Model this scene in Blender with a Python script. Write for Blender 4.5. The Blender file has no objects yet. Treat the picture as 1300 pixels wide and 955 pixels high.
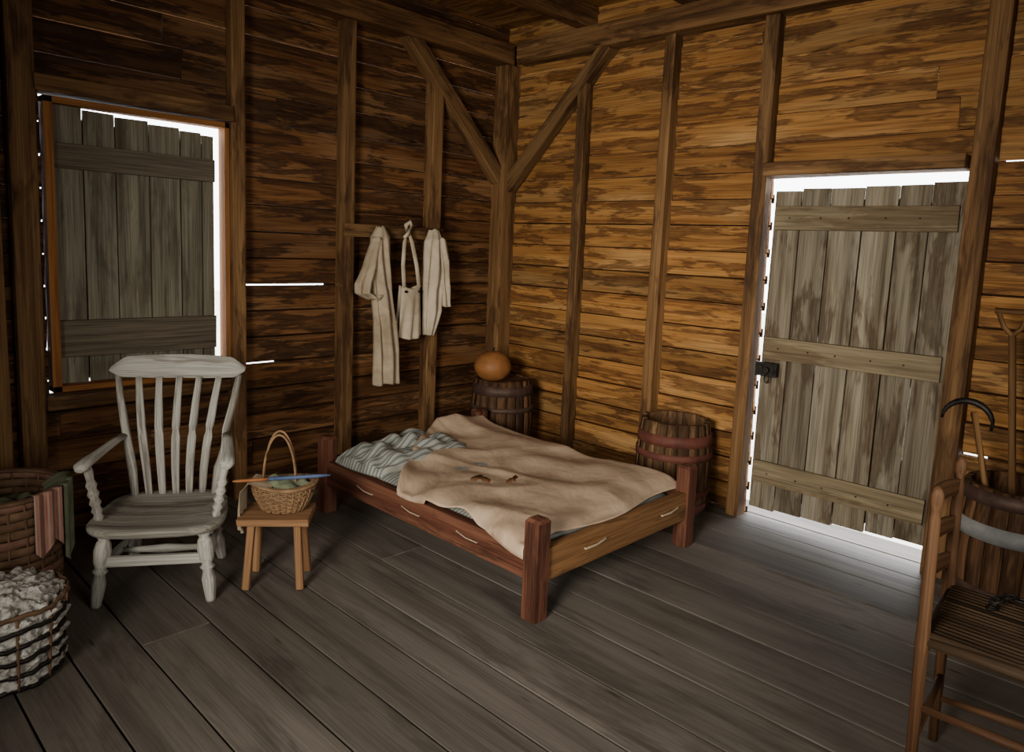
import bpy, bmesh, math, random
from mathutils import Vector, Matrix, noise
random.seed(7)
R=random.random
def ru(a,b): return a+(b-a)*random.random()

# ------------------------------------------------------------ mesh builder
class MB:
    def __init__(s,name,mats):
        s.name=name; s.mats=mats; s.v=[]; s.f=[]; s.mi=[]; s.sm=[]; s.wc=[]; s.rn=[]; s.M=Matrix.Identity(4)
    def vert(s,p,wc,rn):
        s.v.append(s.M@Vector(p)); s.wc.append(Vector(wc)); s.rn.append(rn); return len(s.v)-1
    def face(s,idx,m=0,sm=False):
        s.f.append(idx); s.mi.append(m); s.sm.append(sm)
    def box(s,c,size,rot=None,m=0,jit=0.0,axis=None,taper=None,shear=None,off=None,rn=None):
        c=Vector(c); sx,sy,sz=[a/2 for a in size]
        if axis is None: axis=max(range(3),key=lambda i:size[i])
        order={0:(0,1,2),1:(1,0,2),2:(2,0,1)}[axis]
        if off is None: off=Vector((ru(0,60),ru(0,60),ru(0,60)))
        if rn is None: rn=R()
        ids=[]
        for dz in (-1,1):
            for dx,dy in ((-1,-1),(1,-1),(1,1),(-1,1)):
                p=Vector((dx*sx,dy*sy,dz*sz))
                if taper and dz>0: p.x*=taper; p.y*=taper
                if shear and dz>0: p+=Vector(shear)
                l=Vector(p)
                if jit: p+=Vector((ru(-jit,jit),ru(-jit,jit),ru(-jit,jit)))
                w=Vector([l[order[0]],l[order[1]],l[order[2]]])+off
                if rot is not None: p=rot@p
                ids.append(s.vert(c+p,w,rn))
        a=ids
        for q in ((3,2,1,0),(4,5,6,7),(0,1,5,4),(1,2,6,5),(2,3,7,6),(3,0,4,7)):
            s.face([a[i] for i in q],m)
    def beam(s,p0,p1,w,h,m=0,jit=0,up=(0,0,1)):
        p0=Vector(p0);p1=Vector(p1);d=p1-p0;L=d.length;d.normalize()
        u=Vector(up)
        if abs(d.dot(u))>.98: u=Vector((0,1,0))
        y=u.cross(d).normalized(); z=d.cross(y)
        rot=Matrix((d,y,z)).transposed()
        s.box((p0+p1)/2,(L,w,h),rot=rot,m=m,jit=jit,axis=0)
    def lathe(s,c,prof,n=24,m=0,sm=True,rn=None,squash=(1,1),cap=True):
        c=Vector(c); off=Vector((ru(0,60),ru(0,60),ru(0,60))); rn=R() if rn is None else rn
        rings=[]
        for (r,z) in prof:
            ring=[]
            for i in range(n):
                a=2*math.pi*i/n
                p=Vector((r*math.cos(a)*squash[0],r*math.sin(a)*squash[1],z))
                ring.append(s.vert(c+p,Vector((z,p.x,p.y))+off,rn))
            rings.append(ring)
        for k in range(len(rings)-1):
            for i in range(n):
                j=(i+1)%n
                s.face([rings[k][i],rings[k][j],rings[k+1][j],rings[k+1][i]],m,sm)
        if cap:
            s.face(rings[0][::-1],m); s.face(rings[-1],m)
    def tube(s,pts,rad,n=8,m=0,sm=True,flat=1.0,closed=False,rn=None,upv=(0,0,1)):
        pts=[Vector(p) for p in pts]; N=len(pts)
        if not isinstance(rad,(list,tuple)): rad=[rad]*N
        off=Vector((ru(0,60),ru(0,60),ru(0,60))); rn=R() if rn is None else rn
        rings=[]; L=0
        for k in range(N):
            if closed: t=pts[(k+1)%N]-pts[(k-1)%N]
            else: t=pts[min(k+1,N-1)]-pts[max(k-1,0)]
            t.normalize(); u=Vector(upv)
            if abs(t.dot(u))>.97: u=Vector((1,0,0))
            y=u.cross(t).normalized(); z=t.cross(y)
            if k: L+=(pts[k]-pts[k-1]).length
            ring=[]
            for i in range(n):
                a=2*math.pi*i/n
                o=y*math.cos(a)*rad[k]*flat+z*math.sin(a)*rad[k]
                ring.append(s.vert(pts[k]+o,Vector((L,math.cos(a)*rad[k],math.sin(a)*rad[k]))+off,rn))
            rings.append(ring)
        K=N if closed else N-1
        for k in range(K):
            for i in range(n):
                j=(i+1)%n
                s.face([rings[k][i],rings[k][j],rings[(k+1)%N][j],rings[(k+1)%N][i]],m,sm)
        if not closed:
            s.face(rings[0][::-1],m); s.face(rings[-1],m)
    def grid(s,fn,nu,nv,m=0,sm=True,wcf=None,thick=0):
        ids=[[None]*(nv+1) for _ in range(nu+1)]; rn=R()
        for i in range(nu+1):
            for j in range(nv+1):
                p=fn(i/nu,j/nv)
                w=wcf(i/nu,j/nv) if wcf else p
                ids[i][j]=s.vert(p,w,rn)
        for i in range(nu):
            for j in range(nv):
                s.face([ids[i][j],ids[i+1][j],ids[i+1][j+1],ids[i][j+1]],m,sm)
    def turned(s,p0,p1,prof,n=12,m=0):
        p0=Vector(p0);p1=Vector(p1)
        s.tube([p0.lerp(p1,t) for t,_ in prof],[r for _,r in prof],n=n,m=m)
    def done(s,bevel=0,solid=0,subsurf=0,parent=None):
        me=bpy.data.meshes.new(s.name); me.from_pydata([tuple(v) for v in s.v],[],s.f)
        for mt in s.mats: me.materials.append(mt)
        me.polygons.foreach_set('material_index',s.mi); me.polygons.foreach_set('use_smooth',s.sm)
        a=me.attributes.new('wc','FLOAT_VECTOR','POINT'); a.data.foreach_set('vector',[c for w in s.wc for c in w])
        b=me.attributes.new('rnd','FLOAT','POINT'); b.data.foreach_set('value',s.rn)
        me.update()
        ob=bpy.data.objects.new(s.name,me); bpy.context.collection.objects.link(ob)
        if parent: ob.parent=parent
        if solid:
            md=ob.modifiers.new('solid','SOLIDIFY'); md.thickness=solid; md.offset=0
        if bevel:
            md=ob.modifiers.new('bev','BEVEL'); md.width=bevel; md.segments=2; md.limit_method='ANGLE'; md.angle_limit=math.radians(50)
        if subsurf:
            md=ob.modifiers.new('ss','SUBSURF'); md.levels=subsurf; md.render_levels=subsurf
        return ob

# ------------------------------------------------------------ materials
class NT:
    def __init__(s,name):
        s.mat=bpy.data.materials.new(name); s.mat.use_nodes=True; s.t=s.mat.node_tree; s.t.nodes.clear()
        s.out=s.n('ShaderNodeOutputMaterial'); s.b=s.n('ShaderNodeBsdfPrincipled'); s.l(s.b.outputs[0],s.out.inputs[0])
    def n(s,t): return s.t.nodes.new(t)
    def l(s,a,b): s.t.links.new(a,b)
    def attr(s,name,vec=True):
        a=s.n('ShaderNodeAttribute'); a.attribute_name=name; return a.outputs['Vector'] if vec else a.outputs['Fac']
    def mapping(s,src,scale,loc=(0,0,0)):
        m=s.n('ShaderNodeMapping'); m.inputs['Scale'].default_value=scale; m.inputs['Location'].default_value=loc; s.l(src,m.inputs[0]); return m.outputs[0]
    def noise(s,src,scale=1,detail=4,rough=.55,dist=0):
        k=s.n('ShaderNodeTexNoise'); k.inputs['Scale'].default_value=scale; k.inputs['Detail'].default_value=detail
        k.inputs['Roughness'].default_value=rough; k.inputs['Distortion'].default_value=dist; s.l(src,k.inputs['Vector']); return k.outputs['Fac']
    def ramp(s,src,stops,interp='LINEAR'):
        r=s.n('ShaderNodeValToRGB'); e=r.color_ramp; e.interpolation=interp
        while len(e.elements)<len(stops): e.elements.new(.5)
        for i,(p,c) in enumerate(stops):
            e.elements[i].position=p
            if not isinstance(c,(tuple,list)): c=(c,c,c)
            e.elements[i].color=(*c,1)
        s.l(src,r.inputs[0]); return r.outputs[0]
    def mix(s,f,a,b,mode='MIX'):
        m=s.n('ShaderNodeMix'); m.data_type='RGBA'; m.blend_type=mode
        for i,val in ((0,f),(6,a),(7,b)):
            sock=m.inputs[i]
            if isinstance(val,(int,float)): sock.default_value=float(val) if i==0 else (val,val,val,1)
            elif isinstance(val,(tuple,list)): sock.default_value=(*val,1)
            else: s.l(val,sock)
        return m.outputs[2]
    def math(s,op,a,b=0):
        m=s.n('ShaderNodeMath'); m.operation=op
        for i,val in ((0,a),(1,b)):
            if isinstance(val,(int,float)): m.inputs[i].default_value=val
            else: s.l(val,m.inputs[i])
        return m.outputs[0]
    def bump(s,h,strength=.3,dist=.01):
        b=s.n('ShaderNodeBump'); b.inputs['Strength'].default_value=strength; b.inputs['Distance'].default_value=dist
        s.l(h,b.inputs['Height']); s.l(b.outputs[0],s.b.inputs['Normal'])
    def fin(s,col=None,rough=.7,metal=0,spec=.3):
        if col is not None:
            if isinstance(col,tuple): s.b.inputs['Base Color'].default_value=(*col,1)
            else: s.l(col,s.b.inputs['Base Color'])
        s.b.inputs['Roughness'].default_value=rough; s.b.inputs['Metallic'].default_value=metal
        s.b.inputs['Specular IOR Level'].default_value=spec
        return s.mat

def wood(name,dark,mid,light,stain=None,amt=.9,lo=.5,hi=.56,rough=.75,bump=.35,var=.5,pale=None,spec=.2,knots=True,sscale=(1.8,9,9),gscale=(.8,22,22),fine=.65):
    t=NT(name); wc=t.attr('wc'); rnd=t.attr('rnd',False)
    g=t.noise(t.mapping(wc,gscale),1,3,.6,.3)
    f=t.noise(t.mapping(wc,(4,170,170)),1,1,.6,0)
    col=t.ramp(g,[(.3,dark),(.45,mid),(.7,light)])
    if pale:
        pN=t.noise(t.mapping(wc,(1.1,5,5),(31,7,2)),1,1,.6,.3)
        col=t.mix(t.ramp(pN,[(.52,0.0),(.74,.7)]),col,pale)
    if stain:
        sN=t.noise(t.mapping(wc,sscale,(9,3,1)),1,4,.68,.25)
        fac=t.ramp(sN,[(lo,0.0),(hi,1.0),(min(hi+.10,.99),.6)])
        col=t.mix(t.math('MULTIPLY',fac,amt),col,stain)
    if knots:
        v=t.n('ShaderNodeTexVoronoi'); v.inputs['Scale'].default_value=1; t.l(t.mapping(wc,(1.8,9,9)),v.inputs['Vector'])
        col=t.mix(t.ramp(v.outputs['Distance'],[(.035,.9),(.08,0.0)]),col,tuple(c*.4 for c in dark))
    col=t.mix(1.0,col,t.ramp(f,[(.35,fine),(.58,1.0)]),'MULTIPLY')
    br=t.ramp(rnd,[(0,1-var),(1,1.0)])
    col=t.mix(1.0,col,br,'MULTIPLY')
    t.bump(f,bump,.004)
    return t.fin(col,rough,0,spec)

def cloth(name,c1,c2,scale=6,stripes=None,rough=.95):
    t=NT(name); wc=t.attr('wc')
    n=t.noise(wc,scale,4,.6,.5)
    col=t.ramp(n,[(.32,c1),(.62,c2)])
    if stripes:
        sep=t.n('ShaderNodeSeparateXYZ'); t.l(wc,sep.inputs[0])
        k=t.math('FRACT',t.math('MULTIPLY',sep.outputs[0],stripes[1]))
        m=t.math('LESS_THAN',k,.42)
        col=t.mix(t.math('MULTIPLY',m,.75),col,stripes[0])
    w=t.noise(wc,220,1,.5); w2=t.noise(wc,14,3,.6,.4)
    t.bump(t.math('ADD',t.math('MULTIPLY',w,.15),w2),.4,.012)
    return t.fin(col,rough,0,.05)

def plain(name,c1,c2,scale=8,rough=.6,metal=0,bump=.2,spec=.3,dist=.004):
    t=NT(name); wc=t.attr('wc'); n=t.noise(wc,scale,3,.65,.2)
    t.bump(n,bump,dist)
    return t.fin(t.ramp(n,[(.3,c1),(.7,c2)]),rough,metal,spec)

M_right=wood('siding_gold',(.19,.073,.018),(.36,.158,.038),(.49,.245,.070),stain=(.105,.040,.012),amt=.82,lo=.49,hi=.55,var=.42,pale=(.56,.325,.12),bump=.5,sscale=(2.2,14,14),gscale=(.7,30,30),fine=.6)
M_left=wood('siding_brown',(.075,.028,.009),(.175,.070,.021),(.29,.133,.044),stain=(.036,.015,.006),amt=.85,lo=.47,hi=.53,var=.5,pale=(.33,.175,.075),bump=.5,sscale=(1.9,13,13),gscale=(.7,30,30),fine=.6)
M_back=wood('siding_dark',(.06,.022,.007),(.13,.05,.014),(.2,.09,.03),var=.5)
M_stud=wood('stud_wood',(.085,.04,.015),(.20,.10,.036),(.33,.18,.07),stain=(.06,.025,.010),amt=.75,lo=.49,hi=.58,var=.35,bump=.5)
M_beam=wood('beam_wood',(.07,.032,.012),(.17,.08,.028),(.29,.145,.055),stain=(.045,.02,.008),amt=.7,lo=.5,hi=.6,var=.3,bump=.5)
M_frame=wood('window_frame_wood',(.18,.06,.014),(.30,.115,.027),(.40,.17,.05),var=.2)
M_ceil=wood('ceiling_wood',(.15,.06,.015),(.34,.16,.04),(.50,.26,.08),stain=(.10,.04,.012),amt=.7,var=.35)
M_floor=wood('floor_wood',(.095,.079,.063),(.142,.121,.099),(.185,.160,.132),stain=(.060,.049,.038),amt=.6,lo=.51,hi=.64,var=.32,rough=.62,bump=.25,pale=(.215,.188,.155),spec=.3,fine=.8,gscale=(.5,16,16),sscale=(1.5,7,7))
M_door=wood('door_wood',(.12,.092,.055),(.24,.195,.13),(.38,.325,.23),stain=(.10,.060,.03),amt=.8,lo=.5,hi=.58,var=.35,bump=.5,pale=(.40,.355,.265))
M_doorrail=wood('door_rail_wood',(.12,.085,.045),(.23,.175,.10),(.33,.26,.155),stain=(.11,.062,.025),amt=.5,var=.2)
M_shut=wood('shutter_wood',(.115,.10,.068),(.21,.19,.13),(.31,.28,.20),stain=(.085,.065,.04),amt=.6,lo=.53,hi=.63,var=.35)
M_shutrail=wood('shutter_rail_wood',(.08,.062,.04),(.15,.12,.08),(.22,.18,.125),var=.2)
M_white=wood('worn_white_paint',(.22,.20,.165),(.42,.40,.345),(.52,.50,.44),stain=(.12,.09,.06),amt=.55,lo=.57,hi=.63,var=.10,rough=.65,knots=False)
M_seat=wood('worn_seat',(.13,.115,.09),(.27,.25,.205),(.38,.355,.30),stain=(.09,.07,.045),amt=.55,lo=.55,hi=.62,var=.1,knots=False)
M_stool=wood('stool_wood',(.17,.08,.034),(.28,.145,.065),(.37,.20,.095),var=.25,knots=False)
M_bed=wood('bed_red_wood',(.055,.022,.014),(.115,.042,.025),(.185,.078,.044),stain=(.04,.018,.011),amt=.75,lo=.5,hi=.6,var=.2,rough=.8,bump=.2,knots=False,spec=.1)
M_bedend=wood('bed_tan_wood',(.10,.045,.018),(.21,.10,.038),(.31,.16,.065),stain=(.07,.03,.013),amt=.6,var=.2,rough=.75,knots=False,spec=.15)
M_barrel=wood('barrel_wood',(.085,.042,.018),(.19,.10,.044),(.29,.165,.08),stain=(.05,.025,.011),amt=.7,var=.45,knots=False)
M_barreldk=wood('barrel_dark_wood',(.055,.026,.012),(.13,.06,.026),(.20,.10,.045),stain=(.035,.017,.008),amt=.7,var=.45,knots=False)
M_hoopred=plain('barrel_hoop_red',(.07,.022,.015),(.15,.046,.030),12,.7)
M_hoop=plain('barrel_hoop_iron',(.05,.028,.02),(.11,.065,.048),14,.6,.4)
M_hoopwh=plain('barrel_band_grey',(.17,.17,.165),(.27,.27,.26),14,.7)
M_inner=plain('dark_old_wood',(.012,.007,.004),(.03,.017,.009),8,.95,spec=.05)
M_gourd=plain('gourd_skin',(.17,.062,.018),(.31,.13,.038),7,.55)
M_iron=plain('black_iron',(.012,.011,.01),(.05,.042,.036),20,.5,.7)
M_canvas=cloth('canvas_cloth',(.36,.25,.165),(.55,.41,.285),4)
M_tick=cloth('ticking_cloth',(.29,.285,.245),(.39,.385,.335),8,stripes=((.095,.12,.125),46))
M_muslin=cloth('muslin_cloth',(.27,.205,.13),(.45,.36,.25),7)
M_muslin2=cloth('muslin_cloth_pale',(.38,.31,.21),(.58,.49,.36),7)
M_green=cloth('green_cloth',(.10,.115,.065),(.20,.22,.14),10)
M_redplaid=cloth('red_cloth',(.26,.085,.06),(.36,.16,.11),10,stripes=((.30,.26,.22),40))
M_patch=cloth('torn_patch',(.10,.045,.02),(.20,.10,.045),20)
M_wick=plain('wicker',(.12,.065,.03),(.28,.165,.08),22,.7)
M_wickdk=plain('splint_dark',(.08,.042,.022),(.19,.105,.055),16,.75)
M_wickred=plain('splint_red',(.14,.065,.042),(.25,.13,.085),16,.75)
M_rope=plain('rope',(.30,.22,.13),(.46,.36,.24),60,.9)
M_cotton=plain('cotton_bolls',(.26,.24,.20),(.60,.58,.53),26,1,0,1.0,.05,.02)
M_blue=plain('blue_paint',(.04,.07,.15),(.09,.13,.24),10,.5)
M_orange=plain('turned_orange_wood',(.24,.08,.025),(.34,.13,.04),10,.5)
M_chair=wood('ladderback_wood',(.055,.026,.013),(.13,.06,.027),(.20,.10,.045),var=.2,rough=.55,knots=False)
M_rush=wood('rush_seat',(.025,.016,.010),(.07,.042,.022),(.13,.08,.042),var=.3,knots=False,bump=.7)
M_ground=plain('sandy_ground',(.55,.52,.46),(.7,.68,.62),2,.9)

# ------------------------------------------------------------ room shell
RX0,RY0,ZC=-4.7,-4.7,2.78
E=.1367; Z0=.0064
def siding(name,mat,axis,a0,a1,holes,gaps,sign_in,plane,ztop=2.80):
    """Horizontal boards with open grooves; thin battens close the grooves from outside, except where a gap is listed."""
    mb=MB(name,[mat,M_inner]); k=-1
    def put(x0,x1,p,q,out_,t,m,rn,off,tilt,jit):
        cc=(x0+x1)/2; cz=(p+q)/2; H=q-p; o2=off+Vector((cc,0,0))
        if axis==0: mb.box((cc,plane-sign_in*out_,cz),(x1-x0,t,H),m=m,axis=0,shear=(0,sign_in*tilt,0),jit=jit,off=o2,rn=rn)
        else: mb.box((plane-sign_in*out_,cc,cz),(t,x1-x0,H),m=m,axis=1,shear=(sign_in*tilt,0,0),jit=jit,off=o2,rn=rn)
    while True:
        za=Z0+k*E; zb=za+E
        if za>ztop: break
        cuts={a0,a1}
        for h in holes:
            if zb>h[2]+.001 and za<h[3]-.001: cuts|={h[0],h[1]}
        segs=sorted(cuts)
        for s0,s1 in zip(segs[:-1],segs[1:]):
            mid=(s0+s1)/2; parts=[(za,zb)]
            for h in holes:
                if h[0]<mid<h[1]:
                    np_=[]
                    for (p,q) in parts:
                        if q<=h[2] or p>=h[3]: np_.append((p,q)); continue
                        if p<h[2]: np_.append((p,h[2]))
                        if q>h[3]: np_.append((h[3],q))
                    parts=np_
            for (p,q) in parts:
                js=[s0,s1]
                if s1-s0>2.0: js=[s0,s0+ru(.35,.65)*(s1-s0),s1]
                for u0,u1 in zip(js[:-1],js[1:]):
                    rn=R(); off=Vector((ru(0,60),ru(0,60),ru(0,60)))
                    put(u0+.001,u1-.001,p+.004,q-.004,.014+ru(-.003,.003),.022,0,rn,off,.012,.0024)
                if abs(q-zb)<1e-6:
                    xs=[s0,s1]; skip=[]
                    for (g0,g1,gz) in gaps:
                        if abs(gz-zb)<.03:
                            skip.append((g0,g1)); xs+=[min(max(g,s0),s1) for g in (g0,g1)]
                    xs=sorted(set(xs))
                    for x0,x1 in zip(xs[:-1],xs[1:]):
                        m_=(x0+x1)/2
                        if any(g0<m_<g1 for g0,g1 in skip): continue
                        put(x0,x1,zb-.022,zb+.022,.036,.010,1,.5,Vector((0,0,0)),0,0)
        k+=1
    return mb.done()

DOOR=(-2.769,-1.906,-.2,1.745)
WIN=(-2.72,-1.936,.64,1.89)
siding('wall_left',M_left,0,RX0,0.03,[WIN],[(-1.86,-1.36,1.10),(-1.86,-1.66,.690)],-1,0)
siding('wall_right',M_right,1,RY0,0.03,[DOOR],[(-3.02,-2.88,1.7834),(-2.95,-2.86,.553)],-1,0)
siding('wall_back',M_back,0,RX0,0.03,[(-3.2,-1.6,.7,2.0)],[],1,RY0)
siding('wall_side',M_back,1,RY0,0.03,[(-3.6,-2.2,.5,2.1)],[],1,RX0)

# floor
mb=MB('floor',[M_floor]); x=RX0
while x<.05:
    w=ru(.16,.23)
    js=sorted([RY0,.05]+[ru(-4.2,-.6) for _ in range(1)]) if R()<.5 else [RY0,.05]
    for a,b in zip(js[:-1],js[1:]):
        mb.box((x+w/2,(a+b)/2,-.02+ru(-.0015,.0015)),(w-.007,b-a-.003,.04),axis=1)
    x+=w
mb.done(bevel=.002)
mb=MB('floor_subfloor',[M_inner]); mb.box((RX0/2,RY0/2,-.06),(4.8,4.8,.03)); o=mb.done()

# ceiling
mb=MB('ceiling',[M_ceil]); x=RX0
while x<.1:
    w=ru(.15,.2); mb.box((x+w/2,RY0/2,ZC+.012),(w-.005,4.9,.024),axis=1,jit=.001); x+=w
mb.done()
mb=MB('ceiling_upper',[M_inner]); mb.box((RX0/2,RY0/2,ZC+.06),(5.1,5.1,.03)); mb.done()
for yj in (-.70,-1.41,-2.12,-2.83,-3.54,-4.25):
    mb=MB('ceiling_joist',[M_beam]); mb.box((RX0/2+.05,yj,2.65+.062),(4.6,.085,.125),jit=.004,axis=0); mb.done(bevel=.006)

# framing left wall
mb=MB('trim_1',[M_stud,M_beam])
D=.08
def studL(x0,x1,z0=0,z1=2.52,m=0):
    mb.box(((x0+x1)/2,-D/2,(z0+z1)/2),(x1-x0,D,z1-z0),m=m,axis=2,jit=.005)
studL(-1.315,-1.24); studL(-.694,-.615,0,2.37); studL(-1.936,-1.868); studL(-2.845,-2.75); studL(-2.93,-2.88,0,2.3); studL(-3.6,-3.52); studL(-4.2,-4.12)
mb.box((-.06,-.06,1.26),(.12,.12,2.52),m=0,axis=2,jit=.004)
mb.box((RX0/2,-.055,2.585),(4.6,.11,.13),m=1,axis=0,jit=.004)
mb.beam((-.10,-.045,1.79),(-.93,-.045,2.60),.085,.09,m=0,jit=.004,up=(0,1,0))
mb.box(((-2.75-1.936)/2,-.05,1.925),(.82,.09,.07),m=0,axis=0,jit=.004)
mb.box(((-2.75-1.936)/2,-.03,.60),(.81,.06,.06),m=0,axis=0,jit=.003)
mb.done(bevel=.006)
# framing right wall
mb=MB('trim_2',[M_stud,M_beam])
def studR(y0,y1,z0=0,z1=2.52,m=0):
    mb.box((-D/2,(y0+y1)/2,(z0+z1)/2),(D,abs(y1-y0),z1-z0),m=m,axis=2,jit=.005)
studR(-.735,-.675,0,2.38); studR(-1.335,-1.265); studR(-1.906,-1.835); studR(-2.86,-2.775); studR(-3.6,-3.52); studR(-4.2,-4.12)
mb.box((-.055,RY0/2-.07,2.585),(.11,4.5,.13),m=0,axis=1,jit=.004)
mb.beam((-.045,-.09,1.74),(-.045,-.88,2.535),.085,.085,m=0,jit=.004,up=(1,0,0))
mb.box((-.055,-2.335,1.778),(.12,.86,.065),m=0,axis=1,jit=.004)
mb.done(bevel=.006)

# ------------------------------------------------------------ door
mb=MB('door_1',[M_door,M_doorrail,M_iron,M_inner])
ys=[-1.924,-2.06,-2.20,-2.35,-2.50,-2.63,-2.765]
for i,(a,b) in enumerate(zip(ys[:-1],ys[1:])):
    zt=1.684+ru(-.004,.004)+.004*i; zb_=.050+.009*i+ru(-.003,.003)
    mb.box((.018,(a+b)/2,(zt+zb_)/2),(.026,a-b-.006,zt-zb_),axis=2,jit=.002)
for k_ in range(1,6):
    if k_ in (2,5): 
        for z0,z1 in ((.13,.80),(.98,1.62)) if k_==2 else ((.13,.46),(.80,1.62)):
            mb.box((.028,ys[k_],(z0+z1)/2),(.004,.03,z1-z0),m=3,axis=2)
    else: mb.box((.028,ys[k_],.88),(.004,.03,1.52),m=3,axis=2)
for z0,z1 in ((1.49,1.605),(.842,.955),(.195,.31)):
    mb.box((-.009,-2.345,(z0+z1)/2),(.026,.80,z1-z0),m=1,axis=1,jit=.003)
mb.box((-.03,-1.975,.79),(.03,.11,.07),m=2); mb.box((-.05,-1.945,.79),(.014,.03,.04),m=2)
mb.tube([(-.05,-1.985,.79),(-.075,-1.985,.79)],.016,m=2,n=12)
mb.tube([(-.045,-1.985+.012*math.cos(a),.745+.022*math.sin(a)) for a in [i*math.pi/8 for i in range(17)]],.004,m=2)
for z in (.9,1.55,.25):
    for y in (-2.02,-2.17,-2.3,-2.46,-2.6):
        mb.box((-.023,y,z),(.005,.008,.008),m=2)
mb.done(bevel=.003)
mb=MB('trim_3',[M_stud])
mb.box((.03,-2.34,-.03),(.12,.86,.04),axis=1); mb.done(bevel=.003)

# ------------------------------------------------------------ window + shutter
mb=MB('window_1',[M_frame,M_shut,M_shutrail,M_inner])
fx0,fx1,fz0,fz1=-2.718,-1.938,.645,1.885; t=.035
mb.box((fx0+t/2,-.012,(fz0+fz1)/2),(t,.075,fz1-fz0),m=0,axis=2)
mb.box((fx1-.011,-.012,(fz0+fz1)/2),(.022,.075,fz1-fz0),m=0,axis=2)
mb.box(((fx0+fx1)/2,-.012,fz1-.013),(fx1-fx0,.075,.026),m=0,axis=0)
mb.box(((fx0+fx1)/2,-.012,fz0+.013),(fx1-fx0,.075,.026),m=0,axis=0)
xs=[-2.684,-2.56,-2.43,-2.29,-2.15,-2.05,-1.990]
for i,(a,b) in enumerate(zip(xs[:-1],xs[1:])):
    zt=1.862-.009*i+ru(-.003,.003); zb_=.672
    mb.box(((a+b)/2,.018,(zt+zb_)/2),(b-a-.005,.022,zt-zb_),m=1,axis=2,jit=.0015)
    if i<5: mb.box((b,.027,(zt+zb_)/2-.02),(.03,.003,zt-zb_-.06),m=3,axis=2)
for z0,z1 in ((1.60,1.705),(.79,.95)):
    mb.box((-2.338,-.008,(z0+z1)/2),(.685,.026,z1-z0),m=2,axis=0,jit=.002)
mb.done(bevel=.003)

# ------------------------------------------------------------ peg rail & clothes
mb=MB('peg_rail',[M_stud,M_iron])
mb.box((-.965,-.095,1.405),(.70,.024,.07),axis=0,jit=.002)
for x in (-1.12,-.93,-.72): mb.tube([(x,-.10,1.40),(x,-.155,1.415)],.008,m=0)
mb.done(bevel=.003)

def garment(mb,keys,nf=5,amp=.2,seed=0,m=0,n=48,steps=40):
    def interp(t):
        f=t*(len(keys)-1); i=min(int(f),len(keys)-2); q=f-i; q=q*q*(3-2*q)
        return [keys[i][k]*(1-q)+keys[i+1][k]*q for k in range(5)]
    def fn(u,v):
        x,y,z,w,d=interp(v); a=u*2*math.pi
        fold=1+amp*math.sin(nf*a+seed+1.5*math.sin(v*3+seed))*min(1,v*3)
        nz=noise.noise(Vector((math.cos(a)*1.5+seed,math.sin(a)*1.5,v*5)))*.35*min(1,v*4)
        return (x+w*math.cos(a)*(1+nz*.25), y+d*math.sin(a)*(fold+nz), z+ .012*noise.noise(Vector((a,seed,v*4))))
    mb.grid(fn,n,steps,m=m)
mb=MB('hanging_shirt',[M_muslin,M_muslin2])
garment(mb,[(-1.12,-.16,1.43,.022,.018),(-1.125,-.165,1.37,.06,.03),(-1.13,-.165,1.25,.07,.04),(-1.11,-.165,1.08,.065,.042),(-1.085,-.165,.9,.070,.042),(-1.07,-.165,.72,.080,.045),(-1.065,-.165,.53,.085,.045)],nf=7,amp=.45,seed=1)
garment(mb,[(-1.155,-.18,1.37,.03,.025),(-1.20,-.185,1.22,.042,.03),(-1.245,-.19,1.12,.050,.03),(-1.25,-.19,1.06,.045,.028),(-1.19,-.195,1.03,.038,.026),(-1.15,-.20,1.05,.03,.022)],nf=5,amp=.4,seed=3,m=0,steps=24)
mb.done(solid=.003)
mb=MB('bib_apron',[M_muslin2,M_iron])
AX=-.90
def bag(u,v):
    x=AX+(u-.5)*(.13+.05*v); z=1.10-.30*v-.02*math.sin(u*3.14)
    return (x,-.165-.02*math.sin(u*math.pi)-.010*math.sin(u*16+2*v)*v,z)
mb.grid(bag,24,20)
mb.grid(lambda u,v:(bag(u,v)[0],-.135-.006*math.sin(u*14),bag(u,v)[2]),24,20)
for sx in (-.055,.055):
    mb.tube([(-.93,-.16,1.425),(-.925+sx*.5,-.162,1.35),(-.912+sx*.9,-.165,1.22),(AX+sx,-.172,1.09)],[.006,.012,.013,.013],flat=.35,n=8)
mb.tube([(-.93,-.15,1.42),(-.95,-.17,1.45),(-.93,-.175,1.47),(-.91,-.17,1.45),(-.93,-.165,1.40),(-.96,-.17,1.38)],[.010,.012,.012,.012,.012,.008])
for q in (-.05,.05): mb.tube([(AX+q,-.181,1.065),(AX+q,-.190,1.065)],.007,m=1)
mb.done(solid=.003)
mb=MB('hanging_smock',[M_muslin2])
garment(mb,[(-.735,-.16,1.43,.035,.02),(-.735,-.165,1.37,.062,.032),(-.735,-.165,1.22,.066,.036),(-.735,-.165,1.08,.070,.038),(-.735,-.165,.95,.062,.036),(-.76,-.165,.80,.030,.025)],nf=6,amp=.45,seed=5)
garment(mb,[(-.69,-.175,1.38,.03,.025),(-.665,-.18,1.25,.034,.028),(-.655,-.18,1.10,.033,.026),(-.645,-.18,.97,.036,.026)],nf=5,amp=.4,seed=8,steps=20)
mb.done(solid=.003)

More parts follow.
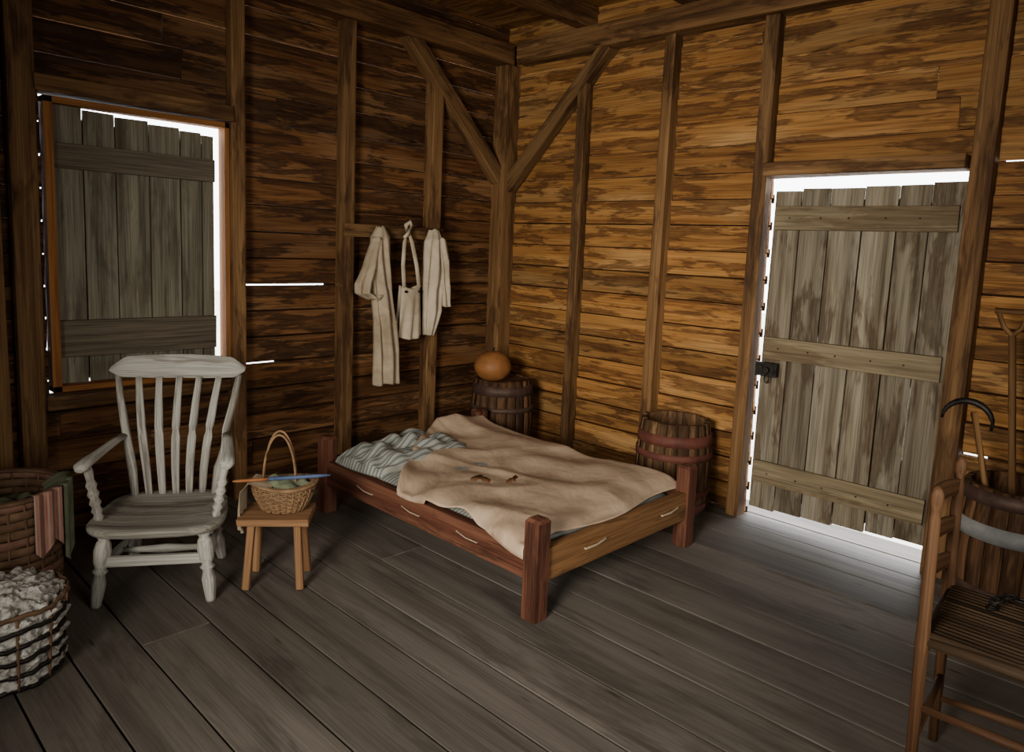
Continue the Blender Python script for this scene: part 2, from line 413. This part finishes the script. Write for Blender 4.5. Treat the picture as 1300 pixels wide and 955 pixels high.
# ------------------------------------------------------------ barrels
def barrel(name,c,r,h,bulge,hoops,wood_m,open_top=True,nst=20):
    mb=MB(name,[wood_m,M_hoopred,M_hoop,M_inner,M_hoopwh])
    c=Vector(c)
    def rad(t): return r*(1-bulge)+r*bulge*math.sin(math.pi*max(0,min(1,t)))
    for i in range(nst):
        a0=2*math.pi*i/nst+.006; a1=2*math.pi*(i+1)/nst-.006; rn=R(); off=Vector((ru(0,60),ru(0,60),ru(0,60))); dz=ru(-.003,.003)
        cols=[]
        K=10
        for k in range(K+1):
            t=k/K; z=t*h+(dz if k==K else 0); ro=rad(t); ri=ro-.018
            row=[]
            for (a,rr) in ((a0,ro),((a0+a1)/2,ro),(a1,ro),(a1,ri),(a0,ri)):
                row.append(mb.vert(c+Vector((rr*math.cos(a),rr*math.sin(a),z)),Vector((z,a*r,rr))+off,rn))
            cols.append(row)
        for k in range(K):
            A,B=cols[k],cols[k+1]
            for q in range(5):
                p=(q+1)%5
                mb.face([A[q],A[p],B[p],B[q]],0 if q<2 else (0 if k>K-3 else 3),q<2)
        mb.face(cols[-1],0); mb.face(cols[0][::-1],0)
    for (z0,z1,mi) in hoops:
        pr=[(rad(z0/h)+.001,z0),(rad(z0/h)+.005,z0),(rad((z0+z1)/2/h)+.006,(z0+z1)/2),(rad(z1/h)+.005,z1),(rad(z1/h)-.002,z1)]
        mb.lathe(c,pr,n=48,m=mi,cap=False)
    zt=h-.012 if not open_top else .04
    mb.lathe(c,[(.001,zt-.012),(rad(zt/h)-.012,zt-.012),(rad(zt/h)-.012,zt),(.001,zt)],n=32,m=0 if not open_top else 3,sm=False,cap=False)
    return mb.done()
barrel('wooden_barrel',(-.338,-.40,0),.20,.53,.12,[(.44,.50,2),(.34,.37,2),(.13,.16,2),(.02,.06,2)],M_barreldk,open_top=False)
barrel('wooden_barrel',(-.215,-1.585,0),.198,.485,.10,[(.37,.425,1),(.295,.33,1),(.10,.135,1),(.02,.06,1)],M_barrel)
barrel('wooden_barrel',(-.32,-3.13,0),.20,.55,.10,[(.49,.54,2),(.36,.42,4),(.14,.18,2),(.02,.06,2)],M_barreldk)
mb=MB('gourd_bowl',[M_gourd,M_iron])
pr=[(.001,0),(.05,.003),(.09,.025),(.117,.07),(.118,.10),(.10,.145),(.07,.172),(.04,.183),(.015,.186),(.001,.187)]
mb.lathe((-.43,-.40,.519),pr,n=32,cap=False)
mb.tube([(-.43,-.40,.70),(-.425,-.395,.715),(-.415,-.395,.727)],[.010,.007,.006],m=1)
mb.done(subsurf=1)

# ------------------------------------------------------------ tools in barrel
mb=MB('garden_shovel',[M_stud,M_iron])
mb.tube([(-.30,-3.15,.06),(-.30,-3.10,.5),(-.30,-3.035,1.10)],.013)
mb.tube([(-.30,-3.035,1.10),(-.30,-3.06,1.13),(-.30,-3.075,1.19)],.009); mb.tube([(-.30,-3.035,1.10),(-.30,-3.005,1.13),(-.30,-2.98,1.19)],.009)
mb.tube([(-.30,-3.085,1.19),(-.30,-2.97,1.19)],.011); mb.done()
mb=MB('grubbing_hook',[M_stud,M_iron])
mb.tube([(-.36,-3.16,.06),(-.36,-3.03,.5),(-.36,-2.955,.80)],.012)
pts=[(-.36,-2.955-(.085*math.cos(a)),.76+.08*math.sin(a)) for a in [math.pi*i/12 for i in range(-1,13)]]
mb.tube([(p[0],p[1]+.02,p[2]) for p in pts],[.005+.008*math.sin(math.pi*i/13) for i in range(14)],m=1)
mb.done()

# ------------------------------------------------------------ bed
bed=bpy.data.objects.new('rope_bed',None); bpy.context.collection.objects.link(bed)
mb=MB('bed_frame',[M_bed,M_bedend,M_rope])
BX0,BX1,BY0,BY1=-1.655,-.625,-.50,-1.91
for (x,y,h) in ((BX0,BY1,.385),(BX1,BY1,.385),(BX0,BY0,.385),(BX1,BY0,.385)):
    mb.box((x,y,(h-.012)/2),(.068,.068,h-.012),axis=2,jit=.001,rn=.9)
    mb.box((x,y,h-.006),(.068,.068,.012),axis=2,taper=.75,rn=.9)
mb.box((BX0,(BY0+BY1)/2,.205),(.045,1.36,.115),m=0,axis=1,jit=.002,rn=.8)
mb.box((BX1,(BY0+BY1)/2,.205),(.045,1.36,.115),m=0,axis=1,jit=.002)
mb.box(((BX0+BX1)/2,BY1,.20),(.97,.045,.125),m=1,axis=0,jit=.002,rn=.9)
mb.box(((BX0+BX1)/2,BY0,.205),(.97,.045,.13),m=0,axis=0,jit=.002)
def cord(p0,p1,nrm,r=.0045):
    p0=Vector(p0);p1=Vector(p1);n=Vector(nrm)
    mb.tube([p0-n*.012,p0+n*.004,p0.lerp(p1,.5)+n*.006+Vector((0,0,-.005)),p1+n*.004,p1-n*.012],r,n=8,m=2)
for x in (-1.40,-.86): cord((x,BY1-.023,.205),(x+.13,BY1-.023,.212),(0,-1,0))
for y in (-.80,-1.14,-1.50): cord((BX0-.023,y,.214),(BX0-.023,y-.12,.203),(-1,0,0),.0028)
for i in range(9):
    x=BX0+.1+i*.105; mb.tube([(x,BY0-.02,.19),(x,BY1+.02,.19)],.006,n=6,m=2)
for i in range(12):
    y=BY0-.1-i*.11; mb.tube([(BX0+.02,y,.185),(BX1-.02,y,.185)],.006,n=6,m=2)
mb.done(bevel=.003,parent=bed)

def pillow(mb,c,sx,sy,sz,seed,m=0,rot=0,n=40,p=.35,lump=.02):
    c=Vector(c); ca,sa=math.cos(rot),math.sin(rot)
    def f(top):
        def fn(u,v):
            x=(u-.5)*2; y=(v-.5)*2
            e=max(0,(1-abs(x)**4)*(1-abs(y)**4))**p
            z=sz*e*(1 if top else -.5)+lump*noise.noise(Vector((x*3+seed,y*3,seed)))*e*(1 if top else 0)
            lx=x*sx*(1-.06*y*y); ly=y*sy*(1-.06*x*x)
            return (c.x+ca*lx-sa*ly,c.y+sa*lx+ca*ly,c.z+z)
        return fn
    mb.grid(f(True),n,n,m=m,wcf=lambda u,v:((v-.5)*2*sy,(u-.5)*2*sx,0))
    mb.grid(f(False),n,n,m=m,wcf=lambda u,v:((v-.5)*2*sy,(u-.5)*2*sx,0))
mb=MB('ticking_mattress',[M_tick])
pillow(mb,(-1.14,-1.205,.215),.515,.69,.070,2,lump=.02,n=60)
pillow(mb,(-1.34,-.71,.27),.32,.19,.075,6,rot=.10,lump=.06)
mb.done(parent=bed)
mb=MB('canvas_sheet',[M_canvas,M_patch])
def canvas(u,v):
    s=u*(1.085+.02*math.sin(v*7+1)+.04*max(0,v-.45))
    x=BX1+.03-s
    if u<.33: yh=-.50-.02*math.sin(u*12)
    else: yh=-.50-.62*((u-.33)/.67)**1.15
    yf=-1.89+.025*math.sin(u*9)
    y=yh+(yf-yh)*v
    z=.300+.020*noise.noise(Vector((x*2.2,y*2.2,1)))+.014*noise.noise(Vector((x*6,y*4,4)))
    z+=.010*math.sin((x+.6*y)*14)*(.4+.6*abs(noise.noise(Vector((x*1.5,y*1.5,7)))))
    rid=noise.noise(Vector((x*3+y*2,(y-x)*1.2,9))); z+=.016*max(0,.35-abs(rid))/.35*.7
    z+=.040*math.exp(-((v)/.12)**2)*math.exp(-((u-.22)/.2)**2)
    z+=.030*math.exp(-((v)/.05)**2)
    lim=.272
    if u>.90:
        q=(u-.90)/.10; z-=.030*q*q+.012*math.sin(y*26)*q
        if x<-1.688: lim=.272-(-1.688-x)*1.3; x=-1.690-(-1.688-x)*.15; z=min(z,lim)
    if u<.03: z-=.03*(1-u/.03)
    if v>.93: z-=.035*((v-.93)/.07)**2
    return (x,y,max(z,lim))
mb.grid(canvas,90,100,wcf=lambda u,v:(u*1.2,v*1.4,0))
def patch(uc,vc,ru_,rv,seed):
    n=18; c=Vector(canvas(uc,vc)); cid=mb.vert(c+Vector((0,0,.006)),c,0.5); ids=[]
    for i in range(n):
        a=2*math.pi*i/n; k=1+.9*noise.noise(Vector((math.cos(a)*3,math.sin(a)*3,seed)))
        p=Vector(canvas(uc+ru_*k*math.cos(a),vc+rv*k*math.sin(a)))+Vector((0,0,.004)); ids.append(mb.vert(p,p,.5))
    for i in range(n): mb.face([cid,ids[i],ids[(i+1)%n]],1,True)
patch(.72,.42,.045,.016,1); patch(.70,.46,.02,.025,3); patch(.60,.55,.040,.014,5)
mb.done(solid=.004,parent=bed)

# ------------------------------------------------------------ armchair
mb=MB('windsor_armchair',[M_white,M_seat])
sv=Vector((.835,-.550,0)); bv=Vector((.550,.835,0))
mb.M=Matrix(((sv.x,bv.x,0,-2.530),(sv.y,bv.y,0,-.768),(0,0,1,0),(0,0,0,1)))
n=40; off=Vector((3,5,7)); rings=[]
def seatpt(a,s):
    ca,sa=math.cos(a),math.sin(a); e=.55
    x=math.copysign(abs(ca)**e,ca)*.245*s; y=math.copysign(abs(sa)**e,sa)*.225*s-.012
    x*=1-.35*(y+.2)
    return x,y
SZ=.30
for (s,z) in ((.90,-.035),(.97,-.03),(1.0,-.018),(1.0,-.008),(.97,0),(.85,-.004),(.6,-.012),(.3,-.016),(.02,-.016)):
    ring=[]
    for i in range(n):
        x,y=seatpt(2*math.pi*i/n,s); ring.append(mb.vert((x,y,SZ+z),Vector((x,y,z))+off,.8))
    rings.append(ring)
for k in range(len(rings)-1):
    for i in range(n):
        j=(i+1)%n; mb.face([rings[k][i],rings[k][j],rings[k+1][j],rings[k+1][i]],1,True)
mb.face(rings[0][::-1],1); mb.face(rings[-1],1)
legp=[(0,.017),(.06,.020),(.10,.027),(.14,.018),(.18,.025),(.28,.031),(.42,.027),(.5,.018),(.54,.027),(.58,.018),(.7,.025),(.85,.022),(.97,.018),(1,.015)]
for sx in (-1,1):
    mb.turned((sx*.165,-.15,.28),(sx*.195,-.185,.0),legp)
    mb.turned((sx*.135,.145,.28),(sx*.17,.20,.0),legp)
    mb.turned((sx*.200,-.10,.29),(sx*.235,-.10,.50),[(0,.012),(.08,.018),(.14,.013),(.2,.020),(.27,.013),(.34,.021),(.42,.014),(.5,.021),(.58,.014),(.66,.020),(.74,.013),(.9,.016),(1,.012)])
    a=[(sx*.195,.20,.535),(sx*.21,.12,.528),(sx*.228,.02,.517),(sx*.24,-.08,.511),(sx*.245,-.13,.505),(sx*.245,-.148,.496)]
    mb.tube(a,[.011,.012,.013,.016,.017,.009],n=12,flat=1.6)
    mb.turned((sx*.18,-.165,.13),(sx*.155,.17,.14),[(0,.009),(.3,.013),(.5,.018),(.7,.013),(1,.009)])
    pp=[(sx*.150,.165,.29),(sx*.162,.178,.40),(sx*.190,.205,.55),(sx*.218,.245,.68),(sx*.232,.27,.77)]
    mb.tube(pp,[.014,.018,.016,.014,.012],n=10)
mb.box((0,-.172,.165),(.345,.016,.036),m=0,axis=0)
mb.turned((-.165,0,.135),(.165,0,.135),[(0,.009),(.3,.013),(.5,.018),(.7,.013),(1,.009)])
for i in range(5):
    k=(i-2)/3
    pts=[(k*.150,.175,.285),(k*.162,.172,.40),(k*.185,.182,.53),(k*.21,.222,.66),(k*.230,.265,.76)]
    sp=[]
    for q in range(13):
        f=q/12*4; a0=min(int(f),3); g=f-a0; sp.append(Vector(pts[a0]).lerp(Vector(pts[a0+1]),g))
    mb.tube(sp,[.006+.004*math.sin(math.pi*min(1,q/12*1.1)) for q in range(13)],n=10)
    mb.tube([p+Vector((.008,0,0)) for p in sp],[.005+.004*math.sin(math.pi*min(1,q/12*1.1)) for q in range(13)],n=8)
    mb.tube([p-Vector((.008,0,0)) for p in sp],[.005+.004*math.sin(math.pi*min(1,q/12*1.1)) for q in range(13)],n=8)
def crest(face):
    def fn(u,v):
        x=(u-.5)*2; w=.258
        zt=.790+.058-.012*abs(x)**2-.035*max(0,abs(x)-.80)/.2
        zb=.790-.035+.014*abs(x)**3+.02*max(0,abs(x)-.85)/.15
        y=.262+.035*(1-x*x)
        z=zb+(zt-zb)*v
        th=.013*math.sin(math.pi*max(.08,min(.92,v)))**.4*(1 if abs(x)<.97 else .5)
        return (x*w,y+(v-.5)*.03+face*th,z)
    return fn
wf=lambda u,v:(u*.5,v*.1,0)
mb.grid(crest(-1),36,8,wcf=wf); mb.grid(crest(1),36,8,wcf=wf)
for v in (0,1):
    mb.grid(lambda u,w,v=v: tuple(Vector(crest(-1)(u,v)).lerp(Vector(crest(1)(u,v)),w)),36,1,wcf=wf)
for uu in (0,1):
    mb.grid(lambda u,v,uu=uu: tuple(Vector(crest(-1)(uu,v)).lerp(Vector(crest(1)(uu,v)),u)),1,8,wcf=wf)
mb.done()

# ------------------------------------------------------------ stool
mb=MB('wooden_stool',[M_stool])
sa=math.radians(-40)
mb.M=Matrix.Translation((-2.205,-1.035,0))@Matrix.Rotation(sa,4,'Z')
mb.box((0,0,.272),(.265,.19,.030),axis=0,jit=.003)
for x,y in ((-.085,-.055),(.085,-.055),(-.085,.055),(.085,.055)):
    mb.beam((x,y,.262),(x*1.2,y*1.5,0.003),.028,.028,jit=.001)
mb.done(bevel=.004)

# ------------------------------------------------------------ baskets
def basket(mb,c,rb,rt,h,ns,nr,m=0,m2=None,band=None,sq=0,oval=1.0,rot=0,z0=.0,wob=.0):
    c=Vector(c); ca,sa_=math.cos(rot),math.sin(rot)
    def P(a,t,o=0):
        r=rb+(rt-rb)*math.sin(t*math.pi/2)+o
        e=1-sq*(1-t)*.9
        x=math.copysign(abs(math.cos(a))**e,math.cos(a))*r; y=math.copysign(abs(math.sin(a))**e,math.sin(a))*r*oval
        return c+Vector((ca*x-sa_*y,sa_*x+ca*y,z0+t*h+wob*t*math.sin(a*2+1)))
    bw=band or h/nr*.8
    for k in range(nr):
        t=(k+.5)/nr; pts=[]; K=ns*4
        for i in range(K):
            a=2*math.pi*i/K
            o=.0035*math.cos(a*ns+(math.pi if k%2 else 0))
            pts.append(P(a,t,o))
        mb.tube(pts,[bw*.5]*K,n=6,flat=.28 if band is None else .2,closed=True,m=(m2 if (m2 is not None and k%4==1) else m))
    for i in range(ns*2):
        a=2*math.pi*i/(ns*2)
        mb.tube([P(a,t/8,0) for t in range(9)],[.004]*9,n=5,flat=1,m=m)
    for o in (-.006,.006):
        mb.tube([P(2*math.pi*i/64,1,o) for i in range(64)],.0075,n=6,closed=True,m=m)
    ids=[mb.vert(P(2*math.pi*i/32,.02,-.002),P(2*math.pi*i/32,.02),.5) for i in range(32)]
    mb.face(ids[::-1],m)
    return P
mb=MB('wicker_basket',[M_wick,M_green,M_tick,M_muslin])
bc=Vector((-2.18,-1.035,.2895))
ba=sa
basket(mb,bc,.080,.122,.110,14,12,oval=.75,rot=ba,wob=.008)
ca_,sb_=math.cos(ba),math.sin(ba)
for o in (-.006,.006):
    pts=[]
    for i in range(25):
        a=math.pi*i/24; lx=.062*math.cos(a)-.015
        pts.append(bc+Vector((ca_*(lx)+o*.8,sb_*(lx)+o,.10+(.205+o)*math.sin(a))))
    mb.tube(pts,.0045,n=6)
def stuff(mb,c,r,h,seed,m,oval=.75,rot=0):
    c=Vector(c)
    def fn(u,v):
        a=u*2*math.pi; q=v; rr=r*math.sin(q*math.pi/2)
        x=rr*math.cos(a);y=rr*math.sin(a)*oval
        z=h*math.cos(q*math.pi/2)+.035*noise.noise(Vector((x*22+seed,y*22,seed)))
        return (c.x+math.cos(rot)*x-math.sin(rot)*y,c.y+math.sin(rot)*x+math.cos(rot)*y,c.z+z)
    mb.grid(fn,40,16,m=m)
stuff(mb,bc+Vector((0,0,.085)),.108,.04,3,1,rot=ba)
dirl=Vector((-ca_,-sb_,0)); perp=Vector((sb_,-ca_,0))
def hang(u,v):
    base=bc+Vector((0,0,.112))
    f=v*4; i=min(3,int(f)); g=f-i; ds=[.03,.11,.142,.150,.152]; zs=[.0,.018,-.02,-.10,-.19]
    d=ds[i]*(1-g)+ds[i+1]*g; z=zs[i]*(1-g)+zs[i+1]*g
    w=(u-.5)*(.13-.03*v)+.03
    p=base+dirl*(d+.010*math.sin(u*14+v*3)*v)+perp*w
    return (p.x,p.y,p.z+z*(1+.1*math.sin(u*5)))
mb.grid(hang,20,24,m=3,wcf=lambda u,v:(u*.3,v*.3,0))
mb.done()
mb=MB('weaving_shuttle',[M_orange,M_blue])
p0=Vector((-2.37,-1.0,.430)); p1=Vector((-2.03,-1.13,.420))
mb.turned(p0,p0.lerp(p1,.35),[(0,.003),(.2,.006),(.8,.006),(1,.006)],m=0)
mb.turned(p0.lerp(p1,.35),p1,[(0,.006),(.1,.007),(.8,.007),(1,.004)],m=1)
mb.done()

BCX,BCY=-3.045,-.62
mb=MB('splint_basket',[M_wickdk,M_wickred,M_green,M_redplaid])
basket(mb,(BCX,BCY,0),.172,.207,.445,14,14,m=0,m2=1,band=.033,sq=.35)
stuff(mb,(BCX,BCY,.33),.185,.06,9,2,oval=1)
def drape(a0,a1,low,m,off):
    def fn(u,v):
        a=a0+(a1-a0)*u; t=v
        if t<.25: r=.14+(.220-.14)*t/.25; z=.425+.035*math.sin(t/.25*math.pi*.5)
        else: r=.224+.006*math.sin(u*15); z=.460-(t-.25)/.75*low*(1+.12*math.sin(u*7))
        return (BCX+(r+off)*math.cos(a),BCY+(r+off)*math.sin(a),z)
    mb.grid(fn,20,24,m=m,wcf=lambda u,v:(u*.3,v*.3,0))
drape(-1.25,-.75,.20,3,.004); drape(-.70,.1,.26,2,.006)
mb.done()

mb=MB('cotton_basket',[M_cotton,M_wickdk,M_iron])
cc=Vector((-3.12,-1.06,0)); layers=5; HH=.235
def cot(u,v):
    a=u*2*math.pi
    if v<.72:
        t=v/.72; r=.145+.02*t; r+=.014*abs(math.sin(t*layers*math.pi)); z=.004+t*HH
    else:
        t=(v-.72)/.28; r=(.165)*math.cos(t*math.pi/2); z=HH+.055*math.sin(t*math.pi/2)
    P3=Vector((math.cos(a)*r,math.sin(a)*r,z))
    cell=noise.voronoi(P3*24)[0][0]
    nz=(.35-cell)*.034+noise.noise(P3*60)*.012+noise.noise(P3*130)*.006
    r+=nz
    return (cc.x+r*math.cos(a),cc.y+r*math.sin(a),max(.002,z+nz*.7))
mb.grid(cot,200,110,m=0)
for k in range(layers+1):
    t=k/layers; r=.158+.02*t
    mb.tube([cc+Vector(((r+.004*math.sin(i*2.1+k*1.3))*math.cos(2*math.pi*i/64),(r+.004*math.sin(i*2.1+k*1.3))*math.sin(2*math.pi*i/64),.012+t*HH*.97+.004*math.sin(i*.7+k))) for i in range(64)],.0075,n=6,flat=.6,closed=True,m=2 if k<layers else 1)
for i in range(11):
    a=2*math.pi*i/11+.2
    mb.tube([cc+Vector(((.160+.02*t/8+.006*math.sin(t*1.96*math.pi))*math.cos(a),(.160+.02*t/8+.006*math.sin(t*1.96*math.pi))*math.sin(a),.01+t/8*HH*.97)) for t in range(9)],.0045,n=5,m=1)
mb.done()

# ------------------------------------------------------------ ladderback chair
mb=MB('ladderback_chair',[M_chair,M_rush])
xd=Vector((.35,.03,0)).normalized(); fd=Vector((xd.y,-xd.x,0))
mb.M=Matrix(((xd.x,fd.x,0,-1.65),(xd.y,fd.y,0,-3.165),(0,0,1,0),(0,0,0,1)))
W=.36; DP=.36; SH=.45
for x in (0,W):
    mb.turned((x,0,0),(x,-.015,.835),[(0,.012),(.5,.015),(.53,.017),(.60,.014),(.9,.013),(.93,.010),(.95,.014),(.975,.015),(.99,.010),(1,.004)])
for x in (-.02,W+.02):
    mb.turned((x,DP,0),(x,DP,.475),[(0,.013),(.9,.017),(.97,.016),(1,.010)])
for z in (.13,.28):
    mb.turned((0,0,z),(-.02,DP,z),[(0,.008),(.5,.011),(1,.008)]); mb.turned((W,0,z),(W+.02,DP,z),[(0,.008),(.5,.011),(1,.008)])
    mb.turned((-.02,DP,z+.03),(W+.02,DP,z+.03),[(0,.008),(.5,.011),(1,.008)])
mb.turned((0,0,.2),(W,0,.2),[(0,.008),(.5,.011),(1,.008)])
for zc in (.545,.65,.755):
    for f in (-1,1):
        mb.grid(lambda u,v,zc=zc,f=f:(u*W,-.012-.03*math.sin(u*math.pi)+f*.005,zc-.022+v*(.040+.012*math.sin(u*math.pi))),16,4,wcf=lambda u,v:(u*.4,v*.06,0))
    for v in (0,1):
        mb.grid(lambda u,w,zc=zc,v=v:(u*W,-.012-.03*math.sin(u*math.pi)-.005+w*.01,zc-.022+v*(.040+.012*math.sin(u*math.pi))),16,1,wcf=lambda u,v:(u*.4,v*.06,0))
for a,b in (((0,0,SH),(W,0,SH)),((-.02,DP,SH),(W+.02,DP,SH)),((0,0,SH),(-.02,DP,SH)),((W,0,SH),(W+.02,DP,SH))):
    mb.turned(a,b,[(0,.012),(.5,.016),(1,.012)],m=1)
N=18
for i in range(N):
    x=.010+(W-.020)*i/(N-1)
    mb.tube([(x,0.0,SH+.012),(x,DP*.5,SH+.004),(x,DP,SH+.012)],.011,n=6,m=1,rn=.8)
mb.done()
mb=MB('iron_chain',[M_iron])
def link(c,a,tilt):
    pts=[]
    for i in range(14):
        t=2*math.pi*i/14; lx=.020*math.cos(t); ly=.011*math.sin(t)
        z=.007+abs(ly)*tilt
        pts.append((c[0]+lx*math.cos(a)-ly*math.sin(a),c[1]+lx*math.sin(a)+ly*math.cos(a),c[2]+z))
    mb.tube(pts,.004,n=6,closed=True)
for i in range(14):
    t=i/13; link((-1.40+.10*math.sin(t*5),-3.25-.17*t+.02*math.sin(t*9),.478),math.atan2(-.17,.5*math.cos(t*5)),.7 if i%2 else 0.1)
mb.done()

# ------------------------------------------------------------ outside ground
mb=MB('ground',[M_ground]); mb.box((0,0,-.55),(40,40,.1)); mb.done()

# ------------------------------------------------------------ lights
def area(name,loc,tgt,sx,sy,W_,col,spread=180):
    l=bpy.data.lights.new(name,'AREA'); l.shape='RECTANGLE'; l.size=sx; l.size_y=sy; l.energy=W_; l.color=col; l.spread=math.radians(spread)
    o=bpy.data.objects.new(name,l); bpy.context.collection.objects.link(o); o.location=loc
    o.rotation_euler=(Vector(tgt)-Vector(loc)).to_track_quat('-Z','Y').to_euler(); return o
area('key_area_side',(-4.64,-2.9,1.35),(-.3,-1.35,.85),1.0,1.2,47,(1,.94,.84),78)  # added key lamp, at an opening made for it in the unseen side wall
area('fill_area_back',(-2.4,-4.64,1.35),(-1.7,-.6,.4),1.2,1.0,11,(1,.96,.90),100)  # added soft fill lamp, at an invented opening behind the camera
w=bpy.data.worlds.new('World'); bpy.context.scene.world=w; w.use_nodes=True
bg=w.node_tree.nodes['Background']; bg.inputs[0].default_value=(.95,.97,1,1); bg.inputs[1].default_value=10
for nm,c,s_ in (('opening_cover_back',(-2.4,RY0-.08,1.35),(1.75,.03,1.5)),('opening_cover_side',(RX0-.08,-2.9,1.3),(.03,1.6,1.8))):  # unseen panels closing both wall openings against the sky
    mb=MB(nm,[M_back]); mb.box(c,s_); mb.done()

# ------------------------------------------------------------ camera
psi,th,ro=[math.radians(a) for a in (43.988,7.361,2.474)]
fw=Vector((math.cos(psi)*math.cos(th),math.sin(psi)*math.cos(th),-math.sin(th)))
r0=Vector((math.sin(psi),-math.cos(psi),0)); d0=fw.cross(r0)
r=math.cos(ro)*r0-math.sin(ro)*d0; d=math.sin(ro)*r0+math.cos(ro)*d0
cd=bpy.data.cameras.new('camera'); cam=bpy.data.objects.new('camera',cd); bpy.context.collection.objects.link(cam)
cd.sensor_fit='HORIZONTAL'; cd.sensor_width=36; cd.lens=919.3/1300*36; cd.shift_y=-45/1300; cd.clip_start=.02
m=Matrix((r,-d,-fw)).transposed().to_4x4(); m.translation=Vector((-3.548,-3.566,1.35)); cam.matrix_world=m
bpy.context.scene.camera=cam
